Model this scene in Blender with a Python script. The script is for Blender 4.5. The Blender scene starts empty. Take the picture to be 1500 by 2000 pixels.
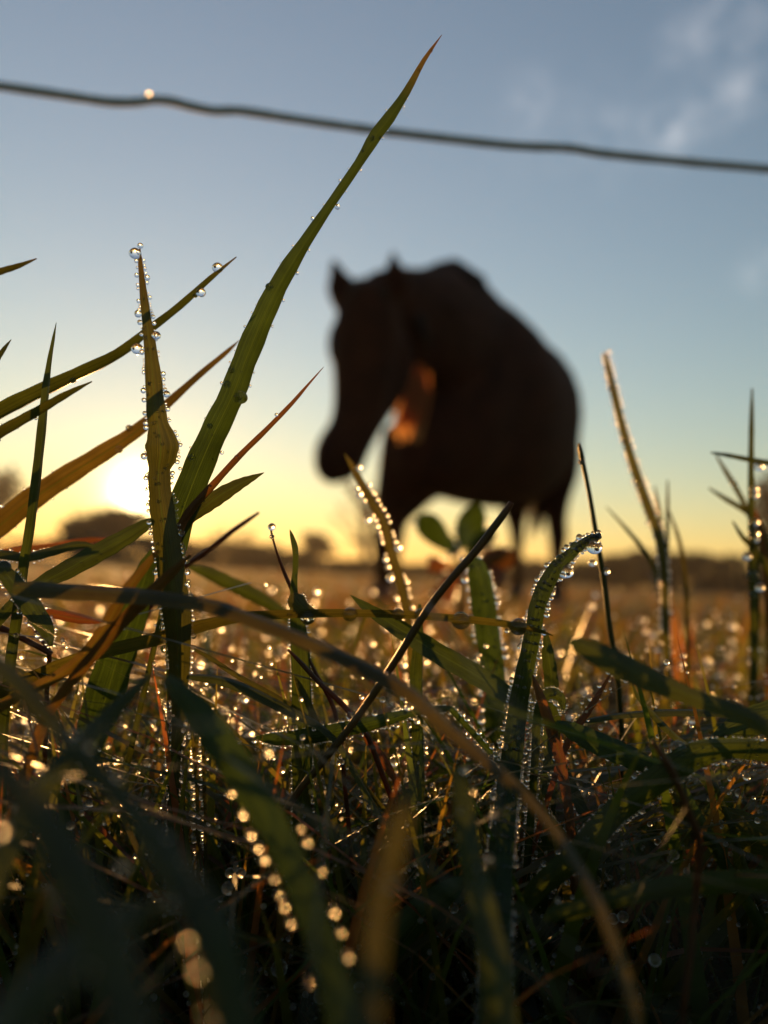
import bpy, bmesh, math, random
import numpy as np
from mathutils import Vector, Matrix

rnd = random.Random(7)
S = bpy.context.scene
COL = S.collection
R = math.radians
HAZE = 0.0008

# ------------------------------------------------------------------ camera
CAM_H = 0.100                      # lens ten centimetres above the turf
F_PX = 1600.0                      # focal length in photo pixels (1500 x 2000)
PITCH = math.atan2(122.0, F_PX)
ROLL = R(3.0)
FOCUS = 0.100
cam_loc = Vector((0, 0, CAM_H))
fwd = Vector((0, math.cos(PITCH), math.sin(PITCH)))
up0 = Vector((0, -math.sin(PITCH), math.cos(PITCH)))
rt0 = Vector((1, 0, 0))
right = rt0 * math.cos(ROLL) + up0 * math.sin(ROLL)
upv = -rt0 * math.sin(ROLL) + up0 * math.cos(ROLL)
cd = bpy.data.cameras.new("camera")
cam = bpy.data.objects.new("camera", cd)
COL.objects.link(cam)
cam.matrix_world = Matrix(((right.x, upv.x, -fwd.x, 0), (right.y, upv.y, -fwd.y, 0),
                           (right.z, upv.z, -fwd.z, CAM_H), (0, 0, 0, 1)))
cd.sensor_fit = 'VERTICAL'
cd.sensor_height = 5.0
cd.sensor_width = 3.75
cd.lens = 4.0
cd.clip_start = 0.004
cd.clip_end = 2000
cd.dof.use_dof = True
cd.dof.focus_distance = FOCUS
cd.dof.aperture_fstop = 2.0
S.camera = cam


def P(px, py, d):
    """photo pixel at depth d (metres along the optical axis) -> world point"""
    return cam_loc + fwd * d + right * ((px - 750) / F_PX * d) + upv * ((1000 - py) / F_PX * d)


# ------------------------------------------------------------------ sky, sun, exposure
SUN_PX = (274, 962)
sun_dir = (P(SUN_PX[0], SUN_PX[1], 100) - cam_loc).normalized()     # towards the sun
sun_elev = math.asin(sun_dir.z)
sun_az = math.atan2(sun_dir.x, sun_dir.y)                          # from +Y clockwise
W = bpy.data.worlds.new("World")
S.world = W
W.use_nodes = True
wn, wl = W.node_tree.nodes, W.node_tree.links
for n in list(wn):
    wn.remove(n)
w_out = wn.new('ShaderNodeOutputWorld')
w_bg = wn.new('ShaderNodeBackground')
sky = wn.new('ShaderNodeTexSky')
sky.sky_type = 'NISHITA'
sky.sun_disc = False
sky.sun_elevation = sun_elev
sky.sun_rotation = sun_az
sky.altitude = 0
sky.air_density = 1.38
sky.dust_density = 0.03
sky.ozone_density = 2.2
w_bg.inputs['Strength'].default_value = 0.135
w_wb = wn.new('ShaderNodeMix')                 # white balance of the camera's sky
w_wb.data_type = 'RGBA'
w_wb.blend_type = 'MULTIPLY'
w_wb.inputs[0].default_value = 1.0
w_wb.inputs[7].default_value = (0.96, 0.99, 1.06, 1)
wl.new(sky.outputs[0], w_wb.inputs[6])
wl.new(w_wb.outputs[2], w_bg.inputs['Color'])
# the sun's own disc and the bright aureole of air round it, by angle from the sun
w_tc = wn.new('ShaderNodeTexCoord')
w_dot = wn.new('ShaderNodeVectorMath')
w_dot.operation = 'DOT_PRODUCT'
wl.new(w_tc.outputs['Generated'], w_dot.inputs[0])
w_dot.inputs[1].default_value = sun_dir


def wmath(op, a, b=None):
    n_ = wn.new('ShaderNodeMath')
    n_.operation = op
    for i_, v_ in enumerate((a, b)):
        if v_ is None:
            continue
        if hasattr(v_, 'is_linked'):
            wl.new(v_, n_.inputs[i_])
        else:
            n_.inputs[i_].default_value = v_
    return n_.outputs[0]


w_ang = wmath('ARCCOSINE', wmath('MINIMUM', w_dot.outputs['Value'], 1.0))
w_layers = [w_bg.outputs[0]]
for amp, scl, colr in ((60.0, 0, (1, .85, .6)), (26.0, 0.0115, (1, .76, .34)), (0.50, 0.060, (1, .56, .10)), (0.17, 0.40, (1, .62, .34))):
    b_ = wn.new('ShaderNodeBackground')
    b_.inputs['Color'].default_value = (*colr, 1)
    if scl == 0:
        st = wmath('MULTIPLY', wmath('LESS_THAN', w_ang, R(.4)), amp)
    else:
        st = wmath('MULTIPLY', wmath('EXPONENT', wmath('MULTIPLY', w_ang, -1 / scl)), amp)
    wl.new(st, b_.inputs['Strength'])
    w_layers.append(b_.outputs[0])
# a few thin wisps of cloud high on the right
w_no = wn.new('ShaderNodeTexNoise')
w_no.inputs['Scale'].default_value = 34.0
w_no.inputs['Detail'].default_value = 6.0
w_no.inputs['Roughness'].default_value = 0.62
wl.new(w_tc.outputs['Generated'], w_no.inputs['Vector'])
w_mask = None
for (cx, cy, rad, amp) in ((1320, 255, 34, 1.0), (1440, 185, 42, .75), (1335, 80, 36, .5), (1045, 195, 30, .42), (1440, 40, 50, .4), (1200, 262, 60, .3), (1490, 530, 30, .5), (1040, 240, 60, .25)):
    dv = (P(cx, cy, 100) - cam_loc).normalized()
    dn = wn.new('ShaderNodeVectorMath')
    dn.operation = 'DISTANCE'
    wl.new(w_tc.outputs['Generated'], dn.inputs[0])
    dn.inputs[1].default_value = dv
    q_ = wmath('DIVIDE', dn.outputs['Value'], rad / F_PX)
    g_ = wmath('MULTIPLY', wmath('EXPONENT', wmath('MULTIPLY', wmath('MULTIPLY', q_, q_), -0.8)), amp)
    w_mask = g_ if w_mask is None else wmath('ADD', w_mask, g_)
w_cl = wmath('MULTIPLY', w_mask, wmath('MAXIMUM', wmath('MULTIPLY', wmath('SUBTRACT', w_no.outputs['Fac'], 0.37), 4.2), 0.0))
b_ = wn.new('ShaderNodeBackground')
b_.inputs['Color'].default_value = (1.0, 0.88, 0.80, 1)
wl.new(wmath('MULTIPLY', w_cl, 0.17), b_.inputs['Strength'])
w_layers.append(b_.outputs[0])
acc = w_layers[0]
for q_ in w_layers[1:]:
    ad = wn.new('ShaderNodeAddShader')
    wl.new(acc, ad.inputs[0])
    wl.new(q_, ad.inputs[1])
    acc = ad.outputs[0]
wl.new(acc, w_out.inputs['Surface'])

sd = bpy.data.lights.new("sun", 'SUN')
sd.energy = 5.0
sd.angle = R(0.55)
sd.color = (1.0, 0.50, 0.15)
sun = bpy.data.objects.new("sun", sd)
COL.objects.link(sun)
sun.rotation_euler = sun_dir.to_track_quat('Z', 'Y').to_euler()
sun.location = (0, 0, 30)

S.view_settings.view_transform = 'Standard'
S.view_settings.look = 'None'
S.view_settings.exposure = 0.56
S.view_settings.gamma = 1.0
S.view_settings.use_curve_mapping = False
S.render.engine = 'CYCLES'
S.cycles.max_bounces = 10
S.cycles.transmission_bounces = 8
S.cycles.transparent_max_bounces = 8
S.cycles.diffuse_bounces = 4
S.cycles.glossy_bounces = 3
S.cycles.sample_clamp_indirect = 60
S.cycles.use_denoising = True

# ------------------------------------------------------------------ helpers


def link(o, parent=None):
    COL.objects.link(o)
    if parent:
        o.parent = parent
    return o


def mesh_obj(name, verts, faces, mat, parent=None, smooth=True, uv=None, dry=None):
    me = bpy.data.meshes.new(name)
    me.from_pydata([tuple(v) for v in verts], [], faces)
    if smooth:
        me.polygons.foreach_set('use_smooth', [True] * len(me.polygons))
    if uv is not None:
        lay = me.uv_layers.new(name='UVMap')
        li = np.zeros(len(me.loops), dtype=np.int32)
        me.loops.foreach_get('vertex_index', li)
        lay.data.foreach_set('uv', np.asarray(uv, dtype=np.float32)[li].ravel())
    if dry is not None:
        a = me.attributes.new('dry', 'FLOAT', 'POINT')
        a.data.foreach_set('value', np.asarray(dry, dtype=np.float32))
    me.materials.append(mat)
    o = bpy.data.objects.new(name, me)
    return link(o, parent)


def empty(name, loc):
    o = bpy.data.objects.new(name, None)
    o.empty_display_size = 0.01
    o.location = loc
    return link(o)


def tag(o, label, cat, group=None, kind=None):
    o['label'] = label
    if cat:
        o['category'] = cat
    if group:
        o['group'] = group
    if kind:
        o['kind'] = kind
    return o


def mat_new(name):
    m = bpy.data.materials.new(name)
    m.use_nodes = True
    nt = m.node_tree
    for n in list(nt.nodes):
        nt.nodes.remove(n)
    out = nt.nodes.new('ShaderNodeOutputMaterial')
    return m, nt.nodes, nt.links, out


def N(nodes, t, **kw):
    n = nodes.new(t)
    for k, v in kw.items():
        if k.startswith('_'):
            setattr(n, k[1:], v)
        else:
            n.inputs[k.replace('__', ' ')].default_value = v
    return n


def mixrgb(nodes, links, fac, a, b, mode='MIX'):
    m = nodes.new('ShaderNodeMix')
    m.data_type = 'RGBA'
    m.blend_type = mode
    for sock, v in ((m.inputs[0], fac), (m.inputs[6], a), (m.inputs[7], b)):
        if hasattr(v, 'links') or hasattr(v, 'is_linked'):
            links.new(v, sock)
        else:
            sock.default_value = v
    return m.outputs[2]


# ------------------------------------------------------------------ materials
def leaf_material(name, veins=True, gloss=.16, thin=1.0):
    """thin leaf: diffuse front, yellow-green light through it, wet sheen. 'dry' 0 green .. 1 straw/rust"""
    m, n, l, out = mat_new(name)
    at = N(n, 'ShaderNodeAttribute', _attribute_name='dry')
    tc = n.new('ShaderNodeTexCoord')
    no = N(n, 'ShaderNodeTexNoise', Scale=260.0, Detail=3.0)
    l.new(tc.outputs['Object'], no.inputs['Vector'])
    r1 = n.new('ShaderNodeValToRGB')
    r1.color_ramp.elements[0].position = 0.0
    r1.color_ramp.elements[0].color = (0.022, 0.042, 0.007, 1)
    r1.color_ramp.elements[1].position = 1.0
    r1.color_ramp.elements[1].color = (0.075, 0.032, 0.012, 1)
    e = r1.color_ramp.elements.new(0.45)
    e.color = (0.060, 0.042, 0.009, 1)
    l.new(at.outputs['Fac'], r1.inputs[0])
    r2 = n.new('ShaderNodeValToRGB')
    r2.color_ramp.elements[0].color = (0.037, 0.062, 0.006, 1)
    r2.color_ramp.elements[1].color = (0.20, 0.060, 0.012, 1)
    e = r2.color_ramp.elements.new(0.45)
    e.color = (0.115, 0.075, 0.009, 1)
    l.new(at.outputs['Fac'], r2.inputs[0])
    c1 = mixrgb(n, l, 0.6, r1.outputs[0], no.outputs['Fac'], 'OVERLAY')
    c2 = mixrgb(n, l, 0.5, r2.outputs[0], no.outputs['Fac'], 'OVERLAY')
    bump = N(n, 'ShaderNodeBump', Strength=0.5, Distance=0.0002)
    if veins:
        uvn = n.new('ShaderNodeUVMap')
        sep = n.new('ShaderNodeSeparateXYZ')
        l.new(uvn.outputs[0], sep.inputs[0])
        # parallel veins: noise stretched along the blade, plus blotches and a paler midrib
        cmb = n.new('ShaderNodeCombineXYZ')
        for k_, sc_ in ((0, 30.0), (1, 1.3)):
            mu = N(n, 'ShaderNodeMath', _operation='MULTIPLY')
            l.new(sep.outputs[k_], mu.inputs[0])
            mu.inputs[1].default_value = sc_
            l.new(mu.outputs[0], cmb.inputs[k_])
        oi = n.new('ShaderNodeObjectInfo')
        mz = N(n, 'ShaderNodeMath', _operation='MULTIPLY')
        mz.inputs[1].default_value = 50.0
        l.new(oi.outputs['Random'], mz.inputs[0])
        l.new(mz.outputs[0], cmb.inputs[2])
        vn = N(n, 'ShaderNodeTexNoise', Scale=1.0, Detail=2.0, Roughness=0.7)
        l.new(cmb.outputs[0], vn.inputs['Vector'])
        mr = N(n, 'ShaderNodeMapRange')
        mr.inputs['From Min'].default_value = 0.3
        mr.inputs['From Max'].default_value = 0.7
        mr.inputs['To Min'].default_value = 0.5
        mr.inputs['To Max'].default_value = 1.2
        l.new(vn.outputs['Fac'], mr.inputs['Value'])
        c2 = mixrgb(n, l, 1.0, c2, mr.outputs[0], 'MULTIPLY')
        bl = N(n, 'ShaderNodeTexNoise', Scale=38.0, Detail=4.0, Roughness=0.65)
        l.new(tc.outputs['Object'], bl.inputs['Vector'])
        bm_ = N(n, 'ShaderNodeMapRange')
        bm_.inputs['From Min'].default_value = 0.35
        bm_.inputs['From Max'].default_value = 0.65
        bm_.inputs['To Min'].default_value = 0.7
        bm_.inputs['To Max'].default_value = 1.25
        l.new(bl.outputs['Fac'], bm_.inputs['Value'])
        c2 = mixrgb(n, l, 1.0, c2, bm_.outputs[0], 'MULTIPLY')
        mb = N(n, 'ShaderNodeMath', _operation='SUBTRACT')
        l.new(sep.outputs[0], mb.inputs[0])
        mb.inputs[1].default_value = 0.5
        ma = N(n, 'ShaderNodeMath', _operation='ABSOLUTE')
        l.new(mb.outputs[0], ma.inputs[0])
        ml = N(n, 'ShaderNodeMath', _operation='LESS_THAN')
        l.new(ma.outputs[0], ml.inputs[0])
        ml.inputs[1].default_value = 0.014
        c2 = mixrgb(n, l, ml.outputs[0], c2, (0.06, 0.095, 0.010, 1))
        l.new(vn.outputs['Fac'], bump.inputs['Height'])
    else:
        l.new(no.outputs['Fac'], bump.inputs['Height'])
    d = N(n, 'ShaderNodeBsdfDiffuse')
    t = N(n, 'ShaderNodeBsdfTranslucent')
    g = N(n, 'ShaderNodeBsdfGlossy', Roughness=0.36)
    g.inputs['Color'].default_value = (1, 1, 1, 1)
    l.new(c1, d.inputs['Color'])
    if thin != 1.0:
        c2 = mixrgb(n, l, 1.0, c2, (thin, thin, thin, 1), 'MULTIPLY')
    l.new(c2, t.inputs['Color'])
    for s in (d, t, g):
        l.new(bump.outputs[0], s.inputs['Normal'])
    m1 = N(n, 'ShaderNodeMixShader', Fac=0.42)
    l.new(d.outputs[0], m1.inputs[1])
    l.new(t.outputs[0], m1.inputs[2])
    lw = N(n, 'ShaderNodeLayerWeight', Blend=0.5)
    l.new(bump.outputs[0], lw.inputs['Normal'])
    pw = N(n, 'ShaderNodeMath', _operation='POWER')
    l.new(lw.outputs['Facing'], pw.inputs[0])
    pw.inputs[1].default_value = 4.0
    gw = N(n, 'ShaderNodeMath', _operation='MULTIPLY_ADD')
    l.new(pw.outputs[0], gw.inputs[0])
    gw.inputs[1].default_value = gloss
    gw.inputs[2].default_value = 0.018
    m2 = n.new('ShaderNodeMixShader')
    l.new(gw.outputs[0], m2.inputs[0])
    l.new(m1.outputs[0], m2.inputs[1])
    l.new(g.outputs[0], m2.inputs[2])
    l.new(m2.outputs[0], out.inputs['Surface'])
    return m


def water_material(name, rough):
    m, n, l, out = mat_new(name)
    g = N(n, 'ShaderNodeBsdfGlass', Roughness=rough, IOR=1.333)
    g.inputs['Color'].default_value = (1, 1, 1, 1)
    l.new(g.outputs[0], out.inputs['Surface'])
    return m


def simple_material(name, c0, c1, scale, rough=0.8, spec=0.3, transl=None, bump=0.0, bdist=0.01, sheen=0.0):
    m, n, l, out = mat_new(name)
    tc = n.new('ShaderNodeTexCoord')
    no = N(n, 'ShaderNodeTexNoise', Scale=scale, Detail=5.0, Roughness=0.6)
    l.new(tc.outputs['Object'], no.inputs['Vector'])
    r = n.new('ShaderNodeValToRGB')
    r.color_ramp.elements[0].position = 0.3
    r.color_ramp.elements[1].position = 0.7
    r.color_ramp.elements[0].color = (*c0, 1)
    r.color_ramp.elements[1].color = (*c1, 1)
    l.new(no.outputs['Fac'], r.inputs[0])
    b = N(n, 'ShaderNodeBsdfPrincipled', Roughness=rough)
    b.inputs['Specular IOR Level'].default_value = spec
    if sheen:
        b.inputs['Sheen Weight'].default_value = sheen
        b.inputs['Sheen Roughness'].default_value = 0.4
        b.inputs['Sheen Tint'].default_value = (1.0, 0.55, 0.25, 1)
    l.new(r.outputs[0], b.inputs['Base Color'])
    if bump:
        bp = N(n, 'ShaderNodeBump', Strength=bump, Distance=bdist)
        l.new(no.outputs['Fac'], bp.inputs['Height'])
        l.new(bp.outputs[0], b.inputs['Normal'])
    last = b.outputs[0]
    if transl:
        t = N(n, 'ShaderNodeBsdfTranslucent')
        t.inputs['Color'].default_value = (*transl, 1)
        mx = N(n, 'ShaderNodeMixShader', Fac=0.45)
        l.new(b.outputs[0], mx.inputs[1])
        l.new(t.outputs[0], mx.inputs[2])
        last = mx.outputs[0]
    l.new(last, out.inputs['Surface'])
    return m


M_LEAF = leaf_material('grass_leaf', thin=1.35)
M_LAWN = leaf_material('lawn_leaf', veins=False, gloss=.14, thin=3.2)
M_WATER = water_material('dew_water_clear', 0.10)
M_WATER_R = water_material('dew_water', 0.30)
M_SOIL = simple_material('field_ground', (0.030, 0.030, 0.010), (0.10, 0.085, 0.025), 3.0, rough=0.95, spec=0.1, bump=0.6, bdist=0.02)
M_WIRE = simple_material('galvanised_wire', (0.34, 0.37, 0.39), (0.50, 0.54, 0.56), 400.0, rough=0.7, spec=0.12, bump=0.3, bdist=0.0005)
M_COAT = simple_material('horse_coat', (0.019, 0.008, 0.005), (0.045, 0.016, 0.008), 9.0, rough=0.8, spec=0.06, bump=0.3, bdist=0.004, sheen=0.06)
M_MANE = simple_material('horse_hair', (0.010, 0.006, 0.004), (0.024, 0.012, 0.006), 25.0, rough=0.7, spec=0.12)
M_THROAT_GLOW = simple_material('horse_throat_glow', (0.10, 0.035, 0.010), (0.16, 0.060, 0.016), 25.0, rough=0.7, transl=(0.90, 0.46, 0.16))  # bright orange translucency, tinted so the added strands supply the throat's sunlit glow
M_EYE = simple_material('horse_eye', (0.006, 0.004, 0.003), (0.012, 0.008, 0.005), 30.0, rough=0.15, spec=0.5)
M_HOOF = simple_material('horse_hoof', (0.03, 0.025, 0.02), (0.06, 0.05, 0.04), 30.0, rough=0.6)
M_BARK = simple_material('tree_bark', (0.05, 0.035, 0.025), (0.10, 0.075, 0.05), 6.0, rough=0.9, bump=0.5)
M_TREE = simple_material('tree_leaf', (0.022, 0.028, 0.009), (0.050, 0.048, 0.016), 1.2, rough=0.85, spec=0.1, transl=(0.04, 0.032, 0.009))
M_TWIG = simple_material('tree_twig', (0.06, 0.045, 0.03), (0.12, 0.09, 0.06), 1.2, rough=0.9, transl=(0.10, 0.07, 0.03))

# ------------------------------------------------------------------ ground
gv, gf = [], []
xs = [-400, -120, -40, -12, -4, -1.5, -0.5, 0, 0.5, 1.5, 4, 12, 40, 120, 400]
ys = [-12, -3, -0.6, 0, 0.3, 0.8, 2, 5, 12, 30, 80, 200, 420]
for y in ys:
    for x in xs:
        gv.append((x, y, 0.0))
for j in range(len(ys) - 1):
    for i in range(len(xs) - 1):
        a = j * len(xs) + i
        gf.append((a, a + 1, a + 1 + len(xs), a + len(xs)))
ground = mesh_obj('ground', gv, gf, M_SOIL)
tag(ground, 'flat pasture ground under the dewy grass reaching to the tree line', None, kind='structure')

# ------------------------------------------------------------------ far trees and hedge shrubs


def tube_mesh(pts, rads, nseg=6, cap=True):
    pts = [Vector(p) for p in pts]
    vs, fs = [], []
    ref = Vector((0.31, 0.2, 0.93))
    for i, p in enumerate(pts):
        t = (pts[min(i + 1, len(pts) - 1)] - pts[max(i - 1, 0)]).normalized()
        a = t.cross(ref)
        if a.length < 1e-3:
            a = t.cross(Vector((1, 0, 0)))
        a.normalize()
        b = t.cross(a)
        for k in range(nseg):
            an = 2 * math.pi * k / nseg
            vs.append(p + (a * math.cos(an) + b * math.sin(an)) * rads[i])
    for i in range(len(pts) - 1):
        for k in range(nseg):
            k2 = (k + 1) % nseg
            fs.append((i * nseg + k, i * nseg + k2, (i + 1) * nseg + k2, (i + 1) * nseg + k))
    if cap:
        fs.append(tuple(range(nseg))[::-1])
        o = (len(pts) - 1) * nseg
        fs.append(tuple(range(o, o + nseg)))
    return vs, fs


def join(parts):
    V, Fc = [], []
    for v, f in parts:
        o = len(V)
        V += list(v)
        Fc += [tuple(i + o for i in q) for q in f]
    return V, Fc


def tree(name, px, top, dist, wpx, label, cat, group, bare=False, nleaf=1600, low=0.0, seed=1):
    """tree standing on the field; px,top,wpx place crown centre, top and width as seen from the lens"""
    rr = random.Random(seed)
    b = P(px, 1000, dist)
    base = Vector((b.x, b.y, 0))
    t = P(px, top, dist)
    h = t.z
    w = wpx / F_PX * dist
    root = empty(name, base)
    limbs = []
    pts = [Vector((0, 0, -0.1)), Vector((0.03 * w, 0, h * 0.25)), Vector((-0.02 * w, 0.02 * w, h * 0.55)), Vector((0.02 * w, 0, h * 0.85))]
    limbs.append(tube_mesh(pts, [h * .045, h * .035, h * .022, h * .006], 7))
    ends = []
    for k in range(18 if bare else 9):
        a = rr.uniform(0, 2 * math.pi)
        z0 = h * rr.uniform(.2, .65)
        ln = w * rr.uniform(.25, .47)
        e = Vector((math.cos(a) * ln, math.sin(a) * ln, min(h * .95, z0 + h * rr.uniform(.1, .4))))
        md = Vector((e.x * .5, e.y * .5, z0 * .45 + e.z * .55 + .04 * h))
        limbs.append(tube_mesh([Vector((0, 0, z0)), md, e], [h * .018, h * .011, h * .003], 5))
        ends.append((md, e))
    v, f = join(limbs)
    mesh_obj('trunk', v, f, M_BARK, root)
    vs, fs = [], []
    lobes = []
    for k in range(11):
        a = rr.uniform(0, 2 * math.pi)
        rad = rr.uniform(.1, .33) * w
        zc = h * rr.uniform(low + .25, .78)
        lobes.append((Vector((math.cos(a) * rad, math.sin(a) * rad, zc)), rr.uniform(.16, .25) * w, rr.uniform(.14, .22) * h))
    if bare:
        for k in range(nleaf):
            md, e = rr.choice(ends)
            q = md.lerp(e, rr.uniform(.1, 1.25))
            dvec = (e - md).normalized() + Vector((rr.gauss(0, .6), rr.gauss(0, .6), rr.uniform(-.1, .8)))
            ln = w * rr.uniform(.06, .16)
            p2 = q + dvec.normalized() * ln
            sdv = dvec.cross(Vector((rr.gauss(0, 1), rr.gauss(0, 1), .2))).normalized() * (w * .0035)
            o = len(vs)
            vs += [q - sdv, q + sdv, p2]
            fs.append((o, o + 1, o + 2))
    else:
        for k in range(nleaf):
            c, rx, rz = rr.choice(lobes)
            u = Vector((rr.gauss(0, 1), rr.gauss(0, 1), rr.gauss(0, 1))).normalized() * rr.uniform(.45, 1.12)
            q = c + Vector((u.x * rx, u.y * rx, u.z * rz))
            if q.z < .03 * h:
                q.z = .03 * h + rr.uniform(0, .1) * h
            if q.z > h:
                q.z = h - rr.uniform(0, .1) * h
            s = (0.03 * w + 0.02 * h) * rr.uniform(.6, 1.3)
            a = Vector((rr.gauss(0, 1), rr.gauss(0, 1), rr.gauss(0, 1))).normalized()
            bb = a.cross(Vector((rr.gauss(0, 1), rr.gauss(0, 1), rr.gauss(0, 1)))).normalized()
            o = len(vs)
            vs += [q - a * s, q + bb * s * .55, q + a * s, q - bb * s * .55]
            fs.append((o, o + 1, o + 2, o + 3))
    mesh_obj('crown', vs, fs, M_TWIG if bare else M_TREE, root, smooth=False)
    tag(root, label, cat, group)
    return root


TG, HG = 'blurred trees along the far field edge', 'low shrubs of the far hedge'
tree('field_tree', 192, 984, 55, 215, 'dark round-topped tree just below the low sun', 'tree', TG, nleaf=2600, low=-.2, seed=3)
tree('field_tree', -10, 890, 60, 120, 'tall hazy tree cut by the left picture edge', 'tree', TG, nleaf=900, seed=4)
tree('field_tree', 618, 1036, 60, 125, 'small round tree standing left of the horse front legs', 'tree', TG, nleaf=2200, low=-.2, seed=5)
tree('bare_tree', 715, 925, 60, 150, 'pale leafless tree behind the horse front leg', 'tree', TG, bare=True, nleaf=1500, seed=6)
tree('bare_tree', 455, 1030, 70, 110, 'sparse hazy tree low beside the sun, behind the red stalk', 'tree', TG, bare=True, nleaf=1500, seed=8)
tree('field_tree', 1235, 1066, 60, 150, 'dark rounded tree right of the horse hind leg', 'tree', TG, nleaf=2200, low=-.2, seed=9)
tree('field_tree', 1525, 860, 60, 120, 'tall grey tree cut by the right picture edge', 'tree', TG, nleaf=900, seed=10)
tree('field_tree', 1365, 1072, 95, 90, 'small far tree above the right hedge with pointed top', 'tree', TG, nleaf=900, seed=11)
hedge = [(-40, 1085, 110, 'hedge shrub under the tall tree at the left edge'),
         (70, 1080, 110, 'hedge shrub left of the round tree under the sun'),
         (320, 1070, 120, 'hedge shrub directly below the setting sun'),
         (400, 1085, 120, 'hedge shrub between the sun and the sparse hazy tree'),
         (500, 1086, 120, 'hedge shrub right of the sparse hazy tree'),
         (565, 1098, 110, 'hedge shrub left of the small round tree'),
         (690, 1096, 120, 'hedge shrub right of the small round tree'),
         (790, 1100, 130, 'hedge shrub behind the horse front legs'),
         (890, 1100, 130, 'hedge shrub behind the broad-leaved weed'),
         (990, 1102, 130, 'hedge shrub under the horse belly'),
         (1090, 1098, 130, 'hedge shrub behind the horse hind leg'),
         (1165, 1095, 110, 'hedge shrub left of the dark rounded tree'),
         (1310, 1092, 130, 'hedge shrub right of the dark rounded tree'),
         (1420, 1092, 130, 'hedge shrub below the crossed stalks at right'),
         (1500, 1086, 130, 'hedge shrub under the tall tree at the right edge')]
for i, (px, top, w, lab) in enumerate(hedge):
    tree('hedge_shrub', px, top - (18 if px > 1100 else 30 if px < 600 else 8), 50, w * 1.35, lab, 'shrub', HG, nleaf=1700, low=-.2, seed=20 + i)

# ------------------------------------------------------------------ horse


def loft(secs, nseg=20, sq=1.0):
    """secs: (centre, axis_a, axis_b) ellipses, closed at both ends"""
    vs, fs = [], []
    for c, a, b in secs:
        for k in range(nseg):
            an = 2 * math.pi * k / nseg
            ca, sa = math.cos(an), math.sin(an)
            ee = sq if sa < 0 else 2.2 - 1.25 * sq if sq < 1 else sq
            ca, sa = math.copysign(abs(ca) ** ee, ca), math.copysign(abs(sa) ** (sq if sa < 0 else 1.0), sa)
            vs.append(c + a * ca + b * sa)
    m = len(secs)
    for i in range(m - 1):
        for k in range(nseg):
            k2 = (k + 1) % nseg
            fs.append((i * nseg + k, i * nseg + k2, (i + 1) * nseg + k2, (i + 1) * nseg + k))
    fs.append(tuple(range(nseg))[::-1])
    fs.append(tuple(range((m - 1) * nseg, m * nseg)))
    return vs, fs


def cr(pts, t):
    """catmull-rom over a list of number tuples, t in 0..1"""
    n = len(pts) - 1
    f = min(max(t, 0), 1) * n
    i = min(int(f), n - 1)
    u = f - i
    p0, p1, p2, p3 = (pts[max(i - 1, 0)], pts[i], pts[i + 1], pts[min(i + 2, n)])
    return [0.5 * ((2 * b) + (-a + c) * u + (2 * a - 5 * b + 4 * c - d) * u * u + (-a + 3 * b - 3 * c + d) * u ** 3)
            for a, b, c, d in zip(p0, p1, p2, p3)]


hx = Vector((-0.50, -0.866, 0)).normalized()         # the way the horse faces
hy = Vector((-hx.y, hx.x, 0))                        # its left side
HZ = Vector((0, 0, 1))


def body_loft(rows, n=28, nseg=24, flip=None):
    """rows: (px, py, depth, half width sideways m, half height m); rings upright across the body"""
    secs = []
    for k in range(n + 1):
        px, py, d, hw, hh = cr(rows, k / n)
        secs.append((P(px, py, d), hy * hw, HZ * hh))
    return loft(secs, nseg, .80)


def limb_loft(rows, n=26, nseg=16, side=None, squash=1.0):
    """rows: (px, py, depth, radius m): round limb following the points"""
    pts = [cr(rows, k / n) for k in range(n + 1)]
    W_ = [P(p[0], p[1], p[2]) for p in pts]
    secs = []
    for i, p in enumerate(W_):
        t = (W_[min(i + 1, n)] - W_[max(i - 1, 0)]).normalized()
        a = (hy - t * hy.dot(t)).normalized()
        b = t.cross(a)
        r = max(pts[i][3], .004)
        secs.append((p, a * r * squash, b * r))
    return loft(secs, nseg)


parts = []
parts.append(body_loft([(806, 885, 2.62, .03, .04), (818, 870, 2.64, .09, .12), (860, 800, 2.78, .18, .29), (897, 768, 2.94, .225, .385),
                        (942, 785, 3.15, .28, .40), (982, 812, 3.40, .295, .385), (1014, 815, 3.62, .285, .355), (1030, 820, 3.82, .22, .28),
                        (1022, 822, 3.97, .12, .17), (1025, 822, 4.02, .03, .05)]))
# neck
nrows = [(905, 700, 2.98, .30), (876, 668, 2.80, .250), (848, 640, 2.63, .190), (806, 620, 2.47, .150), (760, 604, 2.34, .120), (725, 592, 2.27, .085), (712, 588, 2.25, .04)]
parts.append(limb_loft(nrows, squash=.62))
parts.append(limb_loft([(870, 570, 2.74, .06), (900, 562, 2.86, .085), (925, 622, 3.0, .10), (962, 668, 3.2, .10), (1005, 705, 3.4, .08)], squash=.8))   # top line
parts.append(limb_loft([(890, 552, 2.82, .058), (862, 560, 2.72, .074), (822, 574, 2.58, .074), (778, 592, 2.42, .062), (735, 572, 2.30, .06)], squash=.8))     # crest
parts.append(limb_loft([(900, 570, 2.97, .05), (893, 588, 2.94, .12), (925, 645, 3.12, .155), (980, 715, 3.4, .18), (1010, 745, 3.6, .16)], squash=.9))  # withers
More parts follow.
